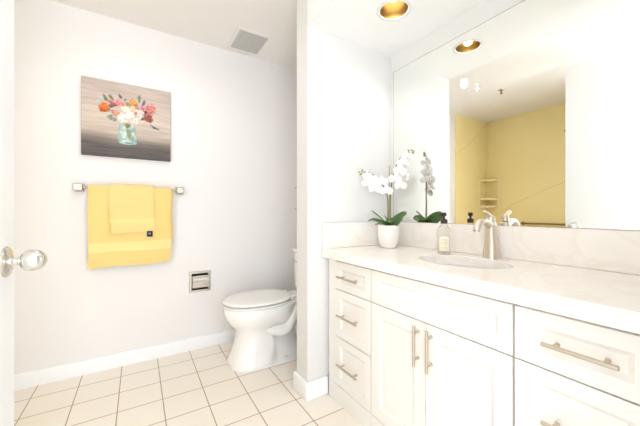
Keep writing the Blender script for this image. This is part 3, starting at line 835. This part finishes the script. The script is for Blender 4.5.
for s_ in (-1, 1):
    P = spline([(.70, TY + s_ * .070, .290), (.80, TY + s_ * .095, .245), (.88, TY + s_ * .104, .218), (.945, TY + s_ * .108, .225), (.985, TY + s_ * .106, .285), (1.02, TY + s_ * .106, .345), (1.06, TY + s_ * .106, .37)], 6)
    obj('trapway', tube(bmesh.new(), P, [.028 + .016 * math.sin(math.pi * i / (len(P) - 1)) for i in range(len(P))], 16), 'porcelain', t, smooth=65)
    obj('bolt_cap', lathe(bmesh.new(), [(.014, 0), (.014, .01), (.011, .018), (.005, .022), (0, .0225)], (.93, TY + s_ * .137, .012), 'Z', 16, cap=False), 'caulk', t)
def oval(z, grow, front, back, hw=.191):
    c0 = .77
    return superellipse(c0, TY, back - c0 + grow, hw + grow, z, 56, 2.25, front=c0 - front + grow)
bm = bmesh.new(); skin_rings(bm, [oval(.4195, -.008, .507, 1.0), oval(.422, 0, .507, 1.0), oval(.4295, 0, .507, 1.0), oval(.432, -.008, .507, 1.0)])
obj('seat', bm, 'seat', t, smooth=50)
bm = bmesh.new(); skin_rings(bm, [oval(.4415, -.010, .507, 1.005), oval(.444, .001, .507, 1.005), oval(.452, .001, .507, 1.005), oval(.4575, -.006, .507, 1.005), oval(.4605, -.03, .507, 1.005), oval(.4625, -.08, .507, 1.005), oval(.463, -.14, .507, 1.005)])
obj('lid', bm, 'seat', t, smooth=60)
for s_ in (-1, 1):
    h_ = obj('hinge', B(.985, 1.03, TY + s_ * .075 - .018, TY + s_ * .075 + .018, .419, .452), 'seat', t, bevel=.006)
    obj('hinge_pin', lathe(bmesh.new(), [(0, -.024), (.006, -.024), (.006, .024), (0, .024)], (1.012, TY + s_ * .075, .437), 'Y', 12), 'chrome', h_)
obj('tank', skin_rings(bmesh.new(), [superellipse(1.235, TY, .095, .205, z, 48, 7) if False else superellipse(1.235, TY, .095 * k, .205 * k, z, 48, 7) for z, k in ((.424, .80), (.43, .9), (.46, .955), (.6, .985), (.735, 1.0))]), 'porcelain', t, smooth=50)
obj('tank_lid', skin_rings(bmesh.new(), [superellipse(1.235, TY, .105 * k, .215 * k, z, 48, 7) for z, k in ((.737, .97), (.741, 1.0), (.760, 1.0), (.768, .985), (.772, .93))]), 'porcelain', t, smooth=50)
fl = obj('flush_lever', tube(bmesh.new(), [(1.128, TY + .13, .68), (1.118, TY + .13, .68), (1.114, TY + .10, .676), (1.114, TY + .055, .672)], [.009, .008, .006, .007], 10), 'chrome', t, smooth=60)
obj('tank_foot', skin_rings(bmesh.new(), [superellipse(1.15, TY, .12, .13, z, 40, 4) for z in (.33, .40, .4235)]), 'porcelain', t, smooth=50)

# chrome shelf rails over the tank, only their ends show past the wing wall
for z, lab in ((1.297, 'upper chrome rail over the toilet tank, its tip peeking past the wing wall'), (1.115, 'lower chrome rail over the toilet tank, its tip peeking past the wing wall')):
    t = thing('wall_rail', lab, 'rail', (1.36, 2.1, z), 'chrome rails over the toilet tank')
    for y in (1.95, 2.27):
        obj('bracket', tube(bmesh.new(), [(1.3595, y, z), (1.168, y, z)], .0045, 10), 'chrome', t)
        obj('rose', lathe(bmesh.new(), [(0, -.0005), (.018, -.0005), (.018, -.005), (.012, -.009), (0, -.009)], (1.36, y, z), 'X', 20, cap=False), 'chrome', t)
    obj('rod', lathe(bmesh.new(), [(0, -.18), (.0055, -.18), (.0065, -.178), (.0065, .198), (.0055, .2), (0, .2)], (1.163, 2.1, z), 'Y', 14), 'chrome', t)

# ------------------------------------------------------------------ shower fittings, seen in the mirror
t = thing('corner_shelf', 'two-level golden corner shelf in the shower, seen in the mirror', 'shelf', (SHX, SHY, 1.14))
def corner_shelf_bm(z, r, th):
    bm = bmesh.new(); rings = []
    for zz in (z, z + th):
        rings.append([Vector((SHX + .001, SHY - .001, zz))] + [Vector((SHX + .001 + r * math.cos(a) ** .8, SHY - .001 - r * math.sin(a) ** .8, zz)) for a in (math.pi / 2 * i / 10 for i in range(11))])
    skin_rings(bm, rings); return bm
for z in (1.15, 1.26, 1.535):
    obj('shelf_plate', corner_shelf_bm(z, (.17), .03), 'shelf_gold', t, bevel=.003)
obj('upright', B(SHX + .001, SHX + .012, SHY - .205, SHY - .165, 1.15, 1.56), 'shelf_gold', t, bevel=.002)
obj('upright', B(SHX + .165, SHX + .205, SHY - .012, SHY - .001, 1.15, 1.56), 'shelf_gold', t, bevel=.002)
gb = thing('grab_bar', 'bronze-toned grab bar low on the shower wall, seen in the mirror', 'grab bar', (SHX, 1.72, .93))
obj('rod', tube(bmesh.new(), spline([(SHX + .004, 2.0, .93), (SHX + .03, 2.0, .93), (SHX + .045, 1.97, .93), (SHX + .045, 1.72, .93), (SHX + .045, 1.45, .93), (SHX + .03, 1.42, .93), (SHX + .004, 1.42, .93)], 5), .013, 12), 'bronze', gb, smooth=60)
for y in (2.0, 1.42):
    obj('flange', lathe(bmesh.new(), [(0, .0005), (.024, .0005), (.024, .004), (.02, .008), (0, .008)], (SHX, y, .93), 'X', 24, cap=False), 'bronze', gb)
sh = thing('shower_head', 'chrome shower head peeking past the door edge, seen in the mirror', 'shower head', (-1.15, 1.015, 2.06))
obj('arm', tube(bmesh.new(), spline([(-1.15, 1.016, 2.07), (-1.15, 1.15, 2.085), (-1.15, 1.28, 2.06), (-1.15, 1.345, 2.02)], 6), .0105, 12), 'chrome', sh, smooth=60)
bm = bmesh.new(); tube(bm, [(-1.15, 1.34, 2.025), (-1.15, 1.36, 2.012), (-1.15, 1.385, 1.99), (-1.15, 1.392, 1.984)], [.014, .02, .042, .042], 24); obj('spray_face', bm, 'chrome', sh)
obj('flange', lathe(bmesh.new(), [(0, .0005), (.03, .0005), (.028, .005), (.012, .01), (0, .01)], (-1.15, 1.015, 2.07), 'Y', 24, cap=False), 'chrome', sh)
